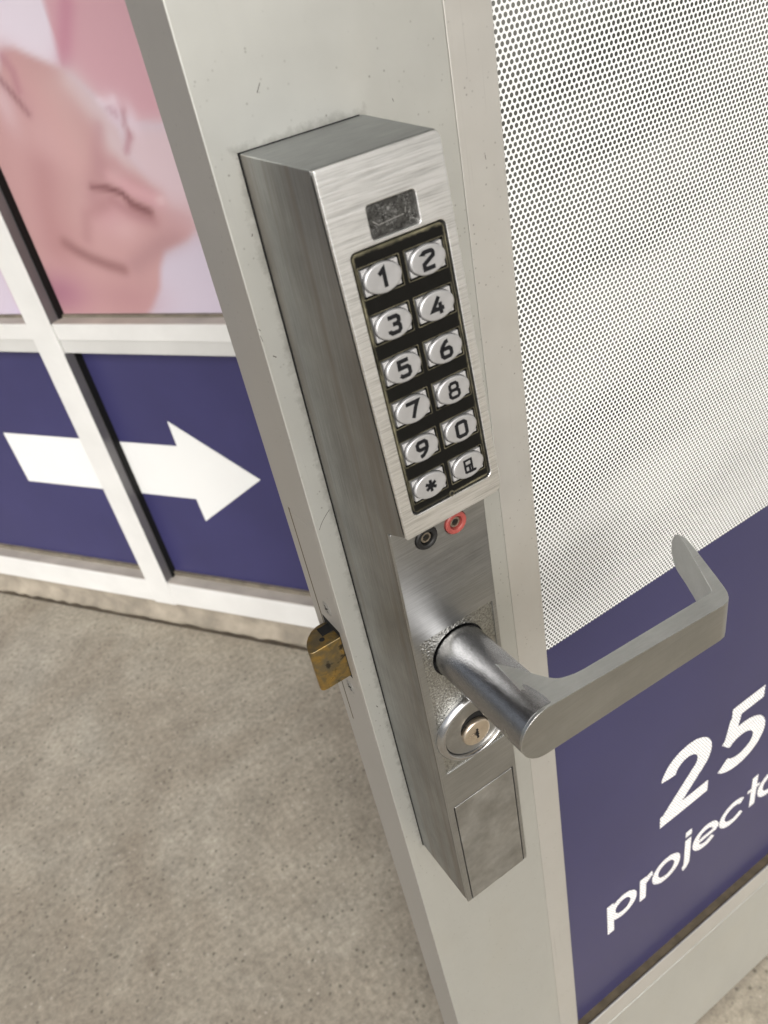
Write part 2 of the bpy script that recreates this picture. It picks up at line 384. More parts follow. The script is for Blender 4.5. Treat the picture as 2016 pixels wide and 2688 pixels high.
def ribbon(paths, widths, z=0.0):
    """flat strokes with mitred joints -> verts, faces; every stroke sits 0.04 mm above the one before"""
    V, F = [], []
    for k, pts in enumerate(paths):
        wd = widths if isinstance(widths, (int, float)) else widths[k]
        closed = pts[0] == pts[-1]
        P = pts[:-1] if closed else pts
        n = len(P); base = len(V)
        for i in range(n):
            p = Vector(P[i])
            a = Vector(P[i-1]) if (i > 0 or closed) else None
            b = Vector(P[(i+1) % n]) if (i < n-1 or closed) else None
            if a is None: d = (b-p).normalized(); nn = Vector((-d.y, d.x)); m = 1
            elif b is None: d = (p-a).normalized(); nn = Vector((-d.y, d.x)); m = 1
            else:
                d1 = (p-a).normalized(); d2 = (b-p).normalized(); n1 = Vector((-d1.y, d1.x)); n2 = Vector((-d2.y, d2.x))
                nn = (n1+n2).normalized(); m = min(1/max(nn.dot(n1), 0.2), 2.2)
            for s in (1, -1):
                q = p+nn*(s*wd/2*m); V.append((q.x, q.y, z+0.04*k))
        cnt = n if closed else n-1
        for i in range(cnt):
            j = (i+1) % n
            F.append((base+2*i, base+2*i+1, base+2*j+1, base+2*j))
    return V, F

def strokes(name, paths, widths, h, mat, parent, mw, loc=(0, 0, 0), sx=1.0, sy=1.0, z=0.0, sides=True):
    V, F = ribbon([[(x*sx, y*sy) for x, y in p] for p in paths], widths, z)
    nv = len(V)
    if h:
        V2 = V+[(x, y, zz-h) for x, y, zz in V]
        F2 = list(F)+[tuple(nv+i for i in reversed(f)) for f in F]
        from collections import Counter
        ec = Counter(); 
        for f in F:
            for a, b in zip(f, f[1:]+f[:1]): ec[frozenset((a, b))] += 1
        for f in F:
            for a, b in zip(f, f[1:]+f[:1]):
                if ec[frozenset((a, b))] == 1: F2.append((a, b, nv+b, nv+a))
        V, F = V2, F2
    V = [(x+loc[0], y+loc[1], zz+loc[2]) for x, y, zz in V]
    me = bpy.data.meshes.new(name); me.from_pydata([(x*S, y*S, zz*S) for x, y, zz in V], [], F); me.update()
    return new_obj(name, me, mat, parent, mw)

def thing(name, label, cat, loc, rz=0.0, kind=None, group=None):
    o = bpy.data.objects.new(name, None); COL.objects.link(o); o.location = loc; o.rotation_euler = (0, 0, rz); o.empty_display_size = 0.05
    if label: o['label'] = label
    if cat: o['category'] = cat
    if kind: o['kind'] = kind
    if group: o['group'] = group
    return o

def frame(ox, oy, oz, X, Y, Z):
    m = Matrix.Identity(4)
    for i in range(3): m[i][0] = X[i]; m[i][1] = Y[i]; m[i][2] = Z[i]
    m.translation = Vector((ox*S, oy*S, oz*S)); return m

def front(ox, oy, oz):   # plate frame lying against the door face: u right, v up, normal towards the viewer
    return frame(ox, oy, oz, (1, 0, 0), (0, 0, 1), (0, -1, 0))

# ------------------------------------------------------------------ ground, canopy and the building shell
def sheet(name, x0, x1, y0, y1, z, mat, kind='structure'):
    me = bpy.data.meshes.new(name); me.from_pydata([(x0, y0, z), (x1, y0, z), (x1, y1, z), (x0, y1, z)], [], [(0, 1, 2, 3)]); me.update()
    o = new_obj(name, me, mat); o['kind'] = kind; return o

DX, DY = 0.57146536, -0.82062619            # direction of the shop front line (seen from above)
SA = (-0.32999, 1.93185)                     # a point on that line
RS = math.atan2(DY, DX)
setting = None
pv = bpy.data.meshes.new('pavement')
def sfw(s, n_, z):   # metres along the shop front, metres inwards
    return (SA[0]+DX*s-DY*n_, SA[1]+DY*s+DX*n_, z)
pv.from_pydata([sfw(-9, -3.2, 0), sfw(12, -3.2, 0), sfw(12, 6, 0), sfw(-9, 6, 0), sfw(-9, -3.2, -.13), sfw(12, -3.2, -.13)], [], [(0, 1, 2, 3), (0, 4, 5, 1)]); pv.update()
o = new_obj('pavement', pv, M['concrete']); o['kind'] = 'structure'
sheet('parking_lot', -300, 300, -300, 300, -0.13, M['asphalt'])

# ------------------------------------------------------------------ the shop front (a building of its own)
G = -0.0
sf = thing('shop_front', 'white framed shop front with printed window film, behind the open door', 'storefront', (SA[0], SA[1], 0), RS)
GL = 40                                       # the panes sit this far behind the frame's face
TOP = 2950
def sbox(name, s0, s1, n0, n1, z0, z1, mat, bevel=0.0, parent=None, label=None):
    o = box(name, s0, s1, n0, n1, z0, z1, mat, parent or sf, bevel)
    if label: o['label'] = label
    return o
S0, S1 = -2300, 1290                          # left end of the glazed bay, left side of the doorway
for s in (-1100, -250, 602): pass
for s in (-1120, -260, 602):
    sbox('mullion', s, s+66, 0, 24, 66, TOP, M['white_frame'], 1.5)
    sbox('mullion_core', s+3, s+71, 24.1, GL+20, 66, TOP, M['rubber'])
    sbox('mullion_side', s+66.0, s+67.5, 1.5, 24, 143, 770, M['mullion_side'])
    sbox('mullion_side', s+66.0, s+67.5, 1.5, 24, 836, TOP, M['mullion_side'])
for s0, s1 in ((S0, -1120), (-1054, -260), (-194, 602), (668, S1)):
    a0 = s0+(0 if s0 == S0 else 1.6)
    sbox('mid_rail', a0, s1, 2.0, GL+20, 801, 835, M['white_frame'], 1.5)
    sbox('mid_rail_bead', a0, s1, 5.0, GL+20, 771, 800.4, M['white_frame_low'], 1.5)
    sbox('rail_ledge', a0, s1, 5, GL-3, 835.0, 836.2, M['frame_ledge'])
    sbox('glazing_bead', a0, s1, GL-7, GL+5, 836.2, 841, M['sf_rubber'])
    sbox('sill', a0-1.6, s1, 1.0, GL+20, 69, 139, M['white_frame'], 2.0)
    sbox('sill_ledge', a0, s1, 4, GL-2, 139.0, 141, M['frame_ledge'])
    sbox('glazing_bead', a0, s1, GL-7, GL+5, 141, 152, M['sf_rubber'])
    sbox('pane', a0, s1, GL+1.2, GL+7, 141, 801, M['glass'])
    sbox('pane', a0, s1, GL+1.2, GL+7, 830, TOP, M['glass'])
    if s0 < -300:
        sbox('blue_film', a0, s1, GL+0.4, GL+0.9, 141, 801, M['sf_blue']); sbox('pale_film', a0, s1, GL+0.4, GL+0.9, 830, TOP, M['film_white'])
    else:
        sbox('blue_film', a0, s1, GL+0.4, GL+0.9, 141, 801, M['sf_blue'])
# white arrow printed across the two lower panes
SFM = frame(0, GL, 0, (1, 0, 0), (0, 0, 1), (0, -1, 0))
plate('arrow_print', [[(310, 535), (310, 392), (602, 392), (602, 535)]], 0.0, 0.15, 0.0, M['sf_arrow'], sf, SFM)
plate('arrow_print', [[(668, 535), (668, 392), (829, 392), (832, 329), (1023, 464), (832, 598), (832, 535)]], 0.0, 0.15, 0.0, M['sf_arrow'], sf, SFM)
# printed photograph of a baby (soft skin tones) on the two upper panes
def smooth(a, b, x):
    t = min(1, max(0, (x-a)/(b-a))); return t*t*(3-2*t)
def sdpoly(px, py, poly):
    d = 1e18; s = 1; n = len(poly); j = n-1
    for i in range(n):
        x0, y0 = poly[i]; x1, y1 = poly[j]
        ex, ey = x1-x0, y1-y0; wx, wy = px-x0, py-y0
        tt = max(0, min(1, (wx*ex+wy*ey)/(ex*ex+ey*ey+1e-9)))
        bx, by = wx-ex*tt, wy-ey*tt; d = min(d, bx*bx+by*by)
        if (py >= y0) != (py >= y1) and (px < (x1-x0)*(py-y0)/(y1-y0)+x0): s = -s
        j = i
    return -s*math.sqrt(d)      # positive outside... sign fixed below
def inside(px, py, poly, soft):
    d = sdpoly(px, py, poly)
    return smooth(-soft, soft, d)
def seg(px, py, pts, wdt):
    d = 1e9
    for (x0, y0), (x1, y1) in zip(pts, pts[1:]):
        ex, ey = x1-x0, y1-y0; tt = max(0, min(1, ((px-x0)*ex+(py-y0)*ey)/(ex*ex+ey*ey)))
        d = min(d, math.hypot(px-x0-ex*tt, py-y0-ey*tt))
    return math.exp(-(d/wdt)**2)
def blob(px, py, cx, cy, rx, ry=None):
    ry = ry or rx; return math.exp(-((px-cx)/rx)**2-((py-cy)/ry)**2)
PINK = [(949, 1700), (1290, 1700), (1290, 1240), (1120, 1180), (1056, 1165), (1008, 1170), (950, 1209), (909, 1255), (898, 1262)]
WHITE = [(500, 1800), (949, 1800), (949, 1347), (898, 1257), (804, 1300), (771, 1281), (600, 1250)]
SKIN = [(600, 1240), (760, 1270), (790, 1300), (815, 1298), (898, 1258), (933, 1215), (964, 1165), (962, 1127), (1006, 1065), (1045, 1030), (1062, 1000), (1035, 978), (975, 958), (955, 930), (937, 890), (905, 855), (882, 835), (560, 835), (560, 926)]
RIGHT = [(979, 1172), (1055, 1165), (1290, 1180), (1290, 985), (1100, 985), (1052, 1000), (1000, 1040), (960, 1126)]
def lerp(a, b, f): return tuple(a[i]+(b[i]-a[i])*f for i in range(3))
def print_colour(x, z):
    c = (205, 195, 212)
    c = lerp(c, (228, 218, 232), inside(x, z, WHITE, 7))
    c = lerp(c, (211, 163, 174), inside(x, z, PINK, 5))
    c = lerp(c, (190, 120, 145), 0.55*seg(x, z, [(951, 1345), (903, 1266)], 16))
    c = lerp(c, (196, 152, 152), inside(x, z, SKIN, 9))
    c = lerp(c, (216, 192, 200), inside(x, z, RIGHT, 26))
    c = lerp(c, (214, 196, 202), 0.85*seg(x, z, [(905, 1240), (945, 1180), (950, 1110)], 26))
    c = lerp(c, (208, 172, 170), 0.6*seg(x, z, [(860, 1220), (850, 1120), (810, 1040)], 45))
    c = lerp(c, (224, 202, 216), 0.85*blob(x, z, 972, 1190, 17, 24))
    c = lerp(c, (226, 204, 216), 0.8*blob(x, z, 1000, 1175, 13, 26))
    c = lerp(c, (190, 150, 165), 0.75*seg(x, z, [(962, 1196), (972, 1185)], 6))
    c = lerp(c, (186, 140, 150), 0.8*seg(x, z, [(984, 1150), (968, 1128)], 7))
    c = lerp(c, (196, 150, 152), 0.8*seg(x, z, [(935, 1110), (960, 1080), (1000, 1052)], 17))
    c = lerp(c, (205, 150, 158), 0.85*seg(x, z, [(940, 1075), (975, 1055), (1003, 1042)], 12))
    c = lerp(c, (104, 58, 60), 0.95*seg(x, z, [(866, 1077), (900, 1073), (928, 1063), (942, 1042), (973, 1028)], 6.0))
    c = lerp(c, (112, 66, 66), 0.8*seg(x, z, [(940, 1042), (972, 1026)], 9))
    c = lerp(c, (203, 155, 162), 0.7*blob(x, z, 885, 1025, 55, 32))
    c = lerp(c, (180, 132, 132), 0.4*seg(x, z, [(815, 1090), (780, 1020), (745, 960)], 40))
    c = lerp(c, (138, 94, 94), 0.75*seg(x, z, [(752, 982), (775, 966), (800, 952), (835, 938), (868, 928)], 12))
    c = lerp(c, (166, 124, 128), 0.5*seg(x, z, [(900, 935), (960, 965), (1010, 985)], 20))
    c = lerp(c, (160, 104, 128), 0.75*blob(x, z, 690, 885, 70, 42))
    c = lerp(c, (172, 124, 130), 0.5*blob(x, z, 850, 870, 80, 40))
    c = lerp(c, (120, 74, 80), 0.85*seg(x, z, [(755, 1262), (774, 1232), (790, 1203)], 6))
    c = lerp(c, (190, 142, 148), 0.5*seg(x, z, [(790, 1290), (800, 1250), (800, 1215)], 20))
    c = lerp(c, (216, 186, 194), 0.7*blob(x, z, 745, 1225, 22, 45))
    c = lerp(c, (200, 158, 162), 0.75*blob(x, z, 1030, 1010, 55, 30))
    c = lerp(c, (206, 160, 160), 0.6*seg(x, z, [(800, 1270), (835, 1200), (850, 1120)], 30))
    c = lerp(c, (176, 128, 132), 0.45*seg(x, z, [(905, 1110), (880, 1090), (862, 1060)], 22))
    c = lerp(c, (212, 172, 174), 0.6*blob(x, z, 905, 1000, 34, 22))
    c = lerp(c, (172, 124, 126), 0.5*seg(x, z, [(880, 1045), (830, 1030), (810, 990)], 14))
    c = lerp(c, (208, 166, 168), 0.5*blob(x, z, 800, 1150, 38, 60))
    c = lerp(c, (186, 140, 146), 0.45*seg(x, z, [(930, 1170), (905, 1135), (900, 1100)], 14))
    c = lerp(c, (214, 168, 174), 0.7*seg(x, z, [(915, 1092), (950, 1068), (1000, 1046)], 11))
    c = lerp(c, (226, 200, 204), 0.6*blob(x, z, 1006, 1046, 12, 9))
    c = lerp(c, (168, 118, 122), 0.55*seg(x, z, [(900, 1052), (935, 1028), (975, 1012)], 12))
    c = lerp(c, (176, 126, 134), 0.6*seg(x, z, [(990, 1190), (982, 1168), (988, 1150)], 5))
    c = lerp(c, (232, 214, 224), 0.7*seg(x, z, [(948, 1208), (962, 1203), (978, 1206)], 7))
    c = lerp(c, (178, 122, 134), 0.6*seg(x, z, [(780, 1292), (792, 1268), (788, 1240)], 8))
    c = lerp(c, (170, 120, 122), 0.45*seg(x, z, [(770, 1110), (742, 1050), (725, 980)], 34))
    c = lerp(c, (205, 190, 222), 0.8*blob(x, z, 575, 838, 40, 22))
    return c
def lin(c):
    m_ = sum(c)/3; c = tuple((m_+(v-m_)*0.92)*0.96 for v in c); return srgb(*c)
def print_sheet(s0, s1, z0, z1, step):
    nx = int((s1-s0)/step); nz = int((z1-z0)/step); V, F, C_ = [], [], []
    for j in range(nz+1):
        for i in range(nx+1):
            x = s0+(s1-s0)*i/nx; z = z0+(z1-z0)*j/nz; V.append((x*S, (GL+0.2)*S, z*S)); C_.append(lin(print_colour(x, z)))
    for j in range(nz):
        for i in range(nx):
            a = j*(nx+1)+i; F.append((a, a+1, a+nx+2, a+nx+1))
    me = bpy.data.meshes.new('photo_print'); me.from_pydata(V, [], F); me.update()
    ca = me.color_attributes.new('Col', 'FLOAT_COLOR', 'POINT')
    buf = []
    for c in C_: buf.extend(c)
    ca.data.foreach_set('color', buf)
    o = new_obj('photo_print', me, M['print'], sf); return o
print_sheet(668, 1290, 838, 1560, 7.0)['label'] = 'soft pink photo print of a sleeping baby'
print_sheet(-192, 602, 838, 1560, 11.0)
sbox('pale_film', 669, S1, GL+0.3, GL+0.9, 1560, TOP, M['film_white']); sbox('pale_film', -192, 602, GL+0.3, GL+0.9, 1560, TOP, M['film_white'])
# door frame jambs and header of the doorway
sbox('door_jamb', 1290, 1342, -2, 100, 0, TOP, M['white_frame'], 2)
sbox('door_jamb', 2375, 2425, 20, 100, 0, TOP, M['white_frame'], 2)
sbox('door_header', 1342, 2375, -2, 100, 2240, TOP, M['white_frame'], 2)
cb = box('curb', -2300, 1290, 3, 90, 0, 68, M['curb']); cb.location = (SA[0], SA[1], 0); cb.rotation_euler = (0, 0, RS); cb['kind'] = 'structure'
# uneven mortar lip of the curb
V, F = [], []; N = 150
for i in range(N+1):
    s = -2300+3590*i/N
    r1, r2 = random.uniform(-2.2, 2.2), random.uniform(-3, 3)
    V += [(s, -1, 3.0), (s, -9+r1, 9+r1), (s, -9+r1, 20+r2), (s, 2.6, 32+r2), (s, 2.8, 60), (s, 4, 66)]
for i in range(N):
    for k in range(5):
        a = i*6+k; F.append((a, a+6, a+7, a+1))
lip = new_obj('mortar_lip', mesh('mortar_lip', V, F), M['curb'], smooth=True); lip.location = (SA[0], SA[1], 0); lip.rotation_euler = (0, 0, RS); lip['kind'] = 'structure'
jn = box('lip_shadow_strip', -2300, 1290, -13, 3, 0, 1.2, M['lip_shadow'], None); jn.location = (SA[0], SA[1], 0); jn.rotation_euler = (0, 0, RS); jn['kind'] = 'structure'  # strip laid on the floor as the painted shadow under the lip
# building shell behind
sh = thing('building_shell', 'plain grey building body standing behind the shop front glass', 'building', (SA[0], SA[1], 0), RS)
box('side_wall', -2500, -2300, 0, 6000, 0, 3200, M['wall'], sh); box('front_wall', 2425, 9000, 30, 230, 0, 3200, M['wall'], sh)
box('back_wall', -2300, 9000, 5800, 6000, 0, 3200, M['wall'], sh); box('roof', -2500, 9000, 110, 6000, 3200, 3350, M['wall'], sh)
box('front_header', -2300, 2425, 0, 200, TOP, 3200, M['wall'], sh)
cn = thing('canopy', 'flat grey canopy projecting over the pavement above the door', 'canopy', (SA[0], SA[1], 0), RS)
box('soffit', -6000, 9000, -1900, -3, 3000, 3250, M['soffit'], cn)

# ------------------------------------------------------------------ the door
ZT = GZ                                       # door parts are written relative to the lock top
door = thing('shop_door', 'open aluminium framed glass door carrying the keypad lock', 'door', (0, 0, GZ*S))
FL = -GZ
XL, XS, XG, DT = -12.0, 100.2, 124.4, 41.0
DTOP = 900
HX = 1010
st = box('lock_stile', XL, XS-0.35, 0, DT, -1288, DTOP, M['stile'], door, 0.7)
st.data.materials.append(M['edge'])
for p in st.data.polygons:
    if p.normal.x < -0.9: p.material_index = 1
box('glazing_stop', XS, XG, 0.5, 14, -1029, DTOP-90, M['stop'], door, 0.5)
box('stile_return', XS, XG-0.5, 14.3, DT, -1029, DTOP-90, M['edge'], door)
rl = box('bottom_rail', XS, HX-110, 0.0, DT, -1288, -1030.5, M['stile'], door, 0.8)
box('bottom_glazing_stop', XG+0.3, HX-110, 0.6, 2.6, -1029.6, -991, M['stop'], door, 0.6)
box('gasket', XG+0.3, HX-110, 2.7, 14, -1029, -992.0, M['gasket'], door)
box('hinge_stile', HX-109.6, HX, 0, DT, -1288, DTOP, M['stile'], door, 0.7)
box('top_rail', XS, HX-110, 0.0, DT, DTOP-89, DTOP, M['stile'], door, 0.8)
box('glass_pane', XG-5, HX-105, 12.6, 18.6, -1010, DTOP-85, M['glass'], door)
zb = -372.8
box('white_film', XG-4, HX-106, 12.0, 12.4, zb, DTOP-86, M['film_white'], door)
box('blue_film', XG-4, HX-106, 12.0, 12.4, -1009, zb-0.05, M['film_blue'], door)
box('rubber_seal', XG-0.2, XG+0.7, 6, 11.9, -990, DTOP-90, M['rubber'], door)
# lettering on the blue film
LM = front(0, 11.9, 0)
def letter(name, paths, w_, h=0.0): 
    return strokes(name, paths, w_, h, M['film_letter'], door, LM, z=0.05)
T2 = 20.0
two = arc(293, -651, 25.5, 24, 175, -38, 26)+[(270, -711)]
letter('digit_two', [two, [(258, -714.5), (328, -714.5)]], [T2, 19.0])
five = [(362, -621.5), (357, -663)]+arc(371, -688, 31, 26, 118, -148, 26)
letter('digit_five', [[(356, -625.5), (404, -625.5)], [(362.5, -633), (356.0, -666.5)], arc(374, -686.5, 30, 25.5, 141, -146, 26)], [18.0, 17.0, 19.0])
xt, xb_ = -798.5, -829.5
def ring(cx, cy, r, ry=None): return arc(cx, cy, r, ry or r, 0, 360, 30)[:-1]+[(cx+r, cy)]
def lt(name, paths, w_=9.3): letter(name, paths, w_)
lt('letter_p', [[(188, -794), (188, -851)], ring(206, -814, 15.6)])
lt('letter_r', [[(235.6, -795), (235.6, -838)], [(238, -806)]+arc(250, -809, 11, 10.5, 150, 92, 6)])
lt('letter_o', [ring(271, -814, 17)])
lt('letter_j', [[(304, -790), (304, -836)]+arc(296, -836, 8, 9, -10, -80, 6), [(304, -774), (304, -784)]])
lt('letter_e', [[(350, -816)]+arc(333, -814, 16.5, 16.5, 0, 318, 28)[1:], [(319, -815), (351, -815)]], [9.0, 6.5])
lt('letter_c', [arc(378, -814, 18.3, 16.5, 38, 322, 26)])
lt('letter_t', [[(411.5, -776), (411.5, -832)], [(400.5, -798), (421, -798)]], [9.3, 5.5])
lt('letter_o', [ring(441, -814, 17)])
lt('letter_r', [[(470, -795), (470, -833)], [(473, -806)]+arc(484, -809, 11, 10.5, 150, 92, 6)])
# latch hardware on the door edge
fp = box('latch_faceplate', XL-0.12, XL+1, 2.2, 30.0, -345, -176, M['edge'], door)
box('faceplate_gap', XL-0.10, XL+1, 30.0, 31.7, -346, -175, M['gasket'], door)
EM = lambda y, z: frame(XL-0.15, y, z, (0, -1, 0), (0, 0, 1), (-1, 0, 0))
for z in (-239.0, -304.0):
    s_ = lathe('screw', [(4.3, -0.3), (4.3, 0.08), (3.9, 0.3), (0.5, 0.35)], M['screw'], door, EM(18, z), 28)
    plate('screw_slot', [[(-2.6, -0.35), (2.6, -0.35), (2.6, 0.35), (-2.6, 0.35)]], 0.36, 0.42, 0, M['black'], s_, Matrix.Rotation(0.6, 4, 'Z'))
    plate('screw_slot', [[(-2.6, -0.35), (2.6, -0.35), (2.6, 0.35), (-2.6, 0.35)]], 0.37, 0.43, 0, M['black'], s_, Matrix.Rotation(0.6+math.pi/2, 4, 'Z'))
    ec = plate('screw_rim', [ellipse(0, 0, 4.9, 4.9, 30)], 0.0, 0.08, 0, M['screw'], s_, Matrix.Identity(4))
# deadlatch: flat front, back rounded off, standing out of the door edge
prof = [(-10, 9.8), (-28.8, 9.8), (-30.6, 10.3), (-31.6, 11.6), (-31.4, 14), (-30.4, 17.2), (-28.6, 20.4), (-26.0, 23.4), (-22.5, 26.0), (-18.0, 27.6), (-13.5, 27.4), (-10, 26.4)]
V = [(x, y, z) for z in (-287.0, -255.4) for x, y in prof]; n_ = len(prof)
F = [tuple(range(n_)), tuple(range(n_, 2*n_))]+[(i, (i+1) % n_, n_+(i+1) % n_, n_+i) for i in range(n_)]
lb = new_obj('latch_bolt', mesh('latch_bolt', V, F), M['brass'], door, bevel=0.7, segs=2, angle=50)
lathe('pivot_hole', [(1.6, 0), (1.6, 0.12), (0.2, 0.12)], M['black'], lb, frame(-21, 15.5, -255.4, (1, 0, 0), (0, 1, 0), (0, 0, 1)), 20)
box('latch_notch', -19.5, -12.1, 17.5, 24.5, -255.5, -254.9, M['rubber'], lb, 0.1)
box('latch_opening', XL-0.2, XL-0.13, 9, 29, -289, -251, M['black'], door)
# a hair-like scuff mark and small nicks
def nick(x0, z0, x1, z1, w_=0.5, bend=0.0, mat='ink'):
    mx, mz = (x0+x1)/2+bend, (z0+z1)/2
    pts = [((1-t)**2*x0+2*t*(1-t)*mx+t*t*x1, (1-t)**2*z0+2*t*(1-t)*mz+t*t*z1) for t in [i/8 for i in range(9)]]
    strokes('scuff_mark', [pts], w_, 0.0, M[mat], door, front(0, 0, 0), z=0.03)
M['scuff'] = plain('dark_scuff', (0.10, 0.095, 0.085, 1), 0.6)
nick(-2.1, -165.6, -10, -174, 0.35, -1.8, 'scuff')
nick(15.2, 20.5, 13.2, 17.6, 0.35, 0, 'scuff'); nick(-11.5, -66, -10.9, -67.2, 0.3, 0, 'scuff'); nick(-11.6, -69, -11.2, -72, 0.3, 0, 'scuff')
nick(-3.5, -30, -3.0, -29, 0.4, 0, 'scuff'); nick(70, 2.2, 70.3, 0.9, 0.3, 0, 'scuff'); nick(60, 55, 60.3, 54, 0.4, 0, 'scuff')
nick(-7.2, -80.8, -8.6, -79.6, 0.5, 0, 'scuff'); nick(113, -31, 113.2, -33, 0.3, 0, 'scuff'); nick(-6, -310, -5.2, -312, 0.5, 0, 'scuff')

# ------------------------------------------------------------------ the keypad lock
lock = thing('keypad_lock', 'tall brushed metal keypad lock with lever handle on the door stile', 'lock', (0, 0, GZ*S))
# housing body: cross sections (y, z, left x, right x)
yT, yB = -59.6, -72.4
zM, zE = -144.9, -465.3
zL = -151.7                                    # top of the lower front, tucked under the keypad head
PT = 2.6                                       # thickness of the front plates
yl0, yl1 = -56.7, -52.7                        # front of the lower body, top and bottom
prof = [(-0.3, 0.0, 0.0, 55.5), (yT+PT, 0.0, 0.0, 50.0), (yB+PT, zM, 0.0, 50.0), (yl0+PT, zL, 0.0, 50.6), (yl1+PT, zE, 0.0, 50.6), (-0.3, zE, 0.0, 53.0), (-0.3, zL, 0.0, 54.5)]
V = [(xl, y, z) for y, z, xl, xr in prof]+[(xr, y, z) for y, z, xl, xr in prof]
F = [(0, 1, 2, 3, 6), (3, 4, 5, 6), (7, 8, 9, 10, 13), (10, 11, 12, 13)]
loop = [0, 1, 2, 3, 4, 5, 6]
for a, b in zip(loop, loop[1:]+loop[:1]): F.append((a, b, 7+b, 7+a))
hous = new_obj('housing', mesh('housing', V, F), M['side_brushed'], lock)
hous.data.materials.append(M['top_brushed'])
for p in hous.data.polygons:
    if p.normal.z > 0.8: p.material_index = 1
    p.use_smooth = True
hb = hous.modifiers.new('bevel', 'BEVEL'); hb.width = 0.55*S; hb.segments = 2; hb.limit_method = 'ANGLE'; hb.angle_limit = math.radians(40); hb.harden_normals = True
box('contact_shadow_seam', -0.45, 53.5, -0.5, 0.02, zE-0.5, 0.3, M['black'], lock)  # black rim standing in for the contact shadow and gap round the lock
lenU = math.hypot(yB-yT, zM)
eU = Vector((0, (yB-yT)/lenU, zM/lenU))        # down along the upper face
UF = frame(0, yT, 0, (1, 0, 0), tuple(-eU), tuple(Vector((1, 0, 0)).cross(-eU)))
lenL = math.hypot(yl1-yl0, zE-zL)
eL = Vector((0, (yl1-yl0)/lenL, (zE-zL)/lenL))
LF = frame(0, yl0, zL, (1, 0, 0), tuple(-eL), tuple(Vector((1, 0, 0)).cross(-eL)))
def UR(x0, t0, x1, t1, r): return rrect(x0, -t1, x1, -t0, r)
# upper front: bezel, dark seam, key plate, twelve buttons
plate('bezel_seam', [UR(-0.08, 0.2, 50.05, lenU-0.2, 2.5)], -PT, -PT+0.75, 0, M['black'], lock, UF)
pad_hole = UR(5.4, 28.5, 45.8, 136.2, (2.4, 2.4, 2.4, 2.4)); win_hole = UR(15.4, 15.4, 35.8, 27.0, 1.3)
bz = plate('bezel', [UR(0, 0, 50, lenU, (2.5, 0.8, 0.8, 4.5)), pad_hole, win_hole], -PT+0.75, 0.0, 0.35, M['bright_brushed'], lock, UF, 2)
plate('status_window', [UR(15.0, 15.0, 36.2, 27.4, 1.3)], -PT+0.8, -1.35, 0.1, M['lens'], lock, UF)
strokes('window_element', [[(20, -23.0), (30.5, -22.4)], [(19.6, -23.0), (17.6, -21.2)], [(31, -22.2), (31.4, -20.4)]], 0.22, 0.0, M['screw'], lock, UF, z=-1.3)
plate('pad_recess', [UR(5.0, 28.1, 46.2, 136.6, 2.4)], -PT+0.76, -1.8, 0, M['black'], lock, UF)
pockets = []
ROWS = [39.8+17.2*i for i in range(6)]; COLS = [15.7, 35.0]
for t_ in ROWS:
    for x_ in COLS: pockets.append(UR(x_-8.35, t_-5.45, x_+8.35, t_+5.45, 0.25))
kp = plate('key_plate', [UR(6.25, 29.3, 45.0, 135.4, 2.0)]+pockets, -1.79, -0.35, 0.25, M['pad'], lock, UF, 2)
plate('pin_hole', [ellipse(25.2, -135.0, 1.35, 1.35, 20), ellipse(25.2, -135.0, 0.75, 0.75, 20)], -0.5, 0.05, 0.1, M['pad_rim'], lock, UF)
plate('pin_hole_core', [ellipse(25.2, -135.0, 0.75, 0.75, 20)], -0.6, -0.2, 0, M['black'], lock, UF)
base_bm = None
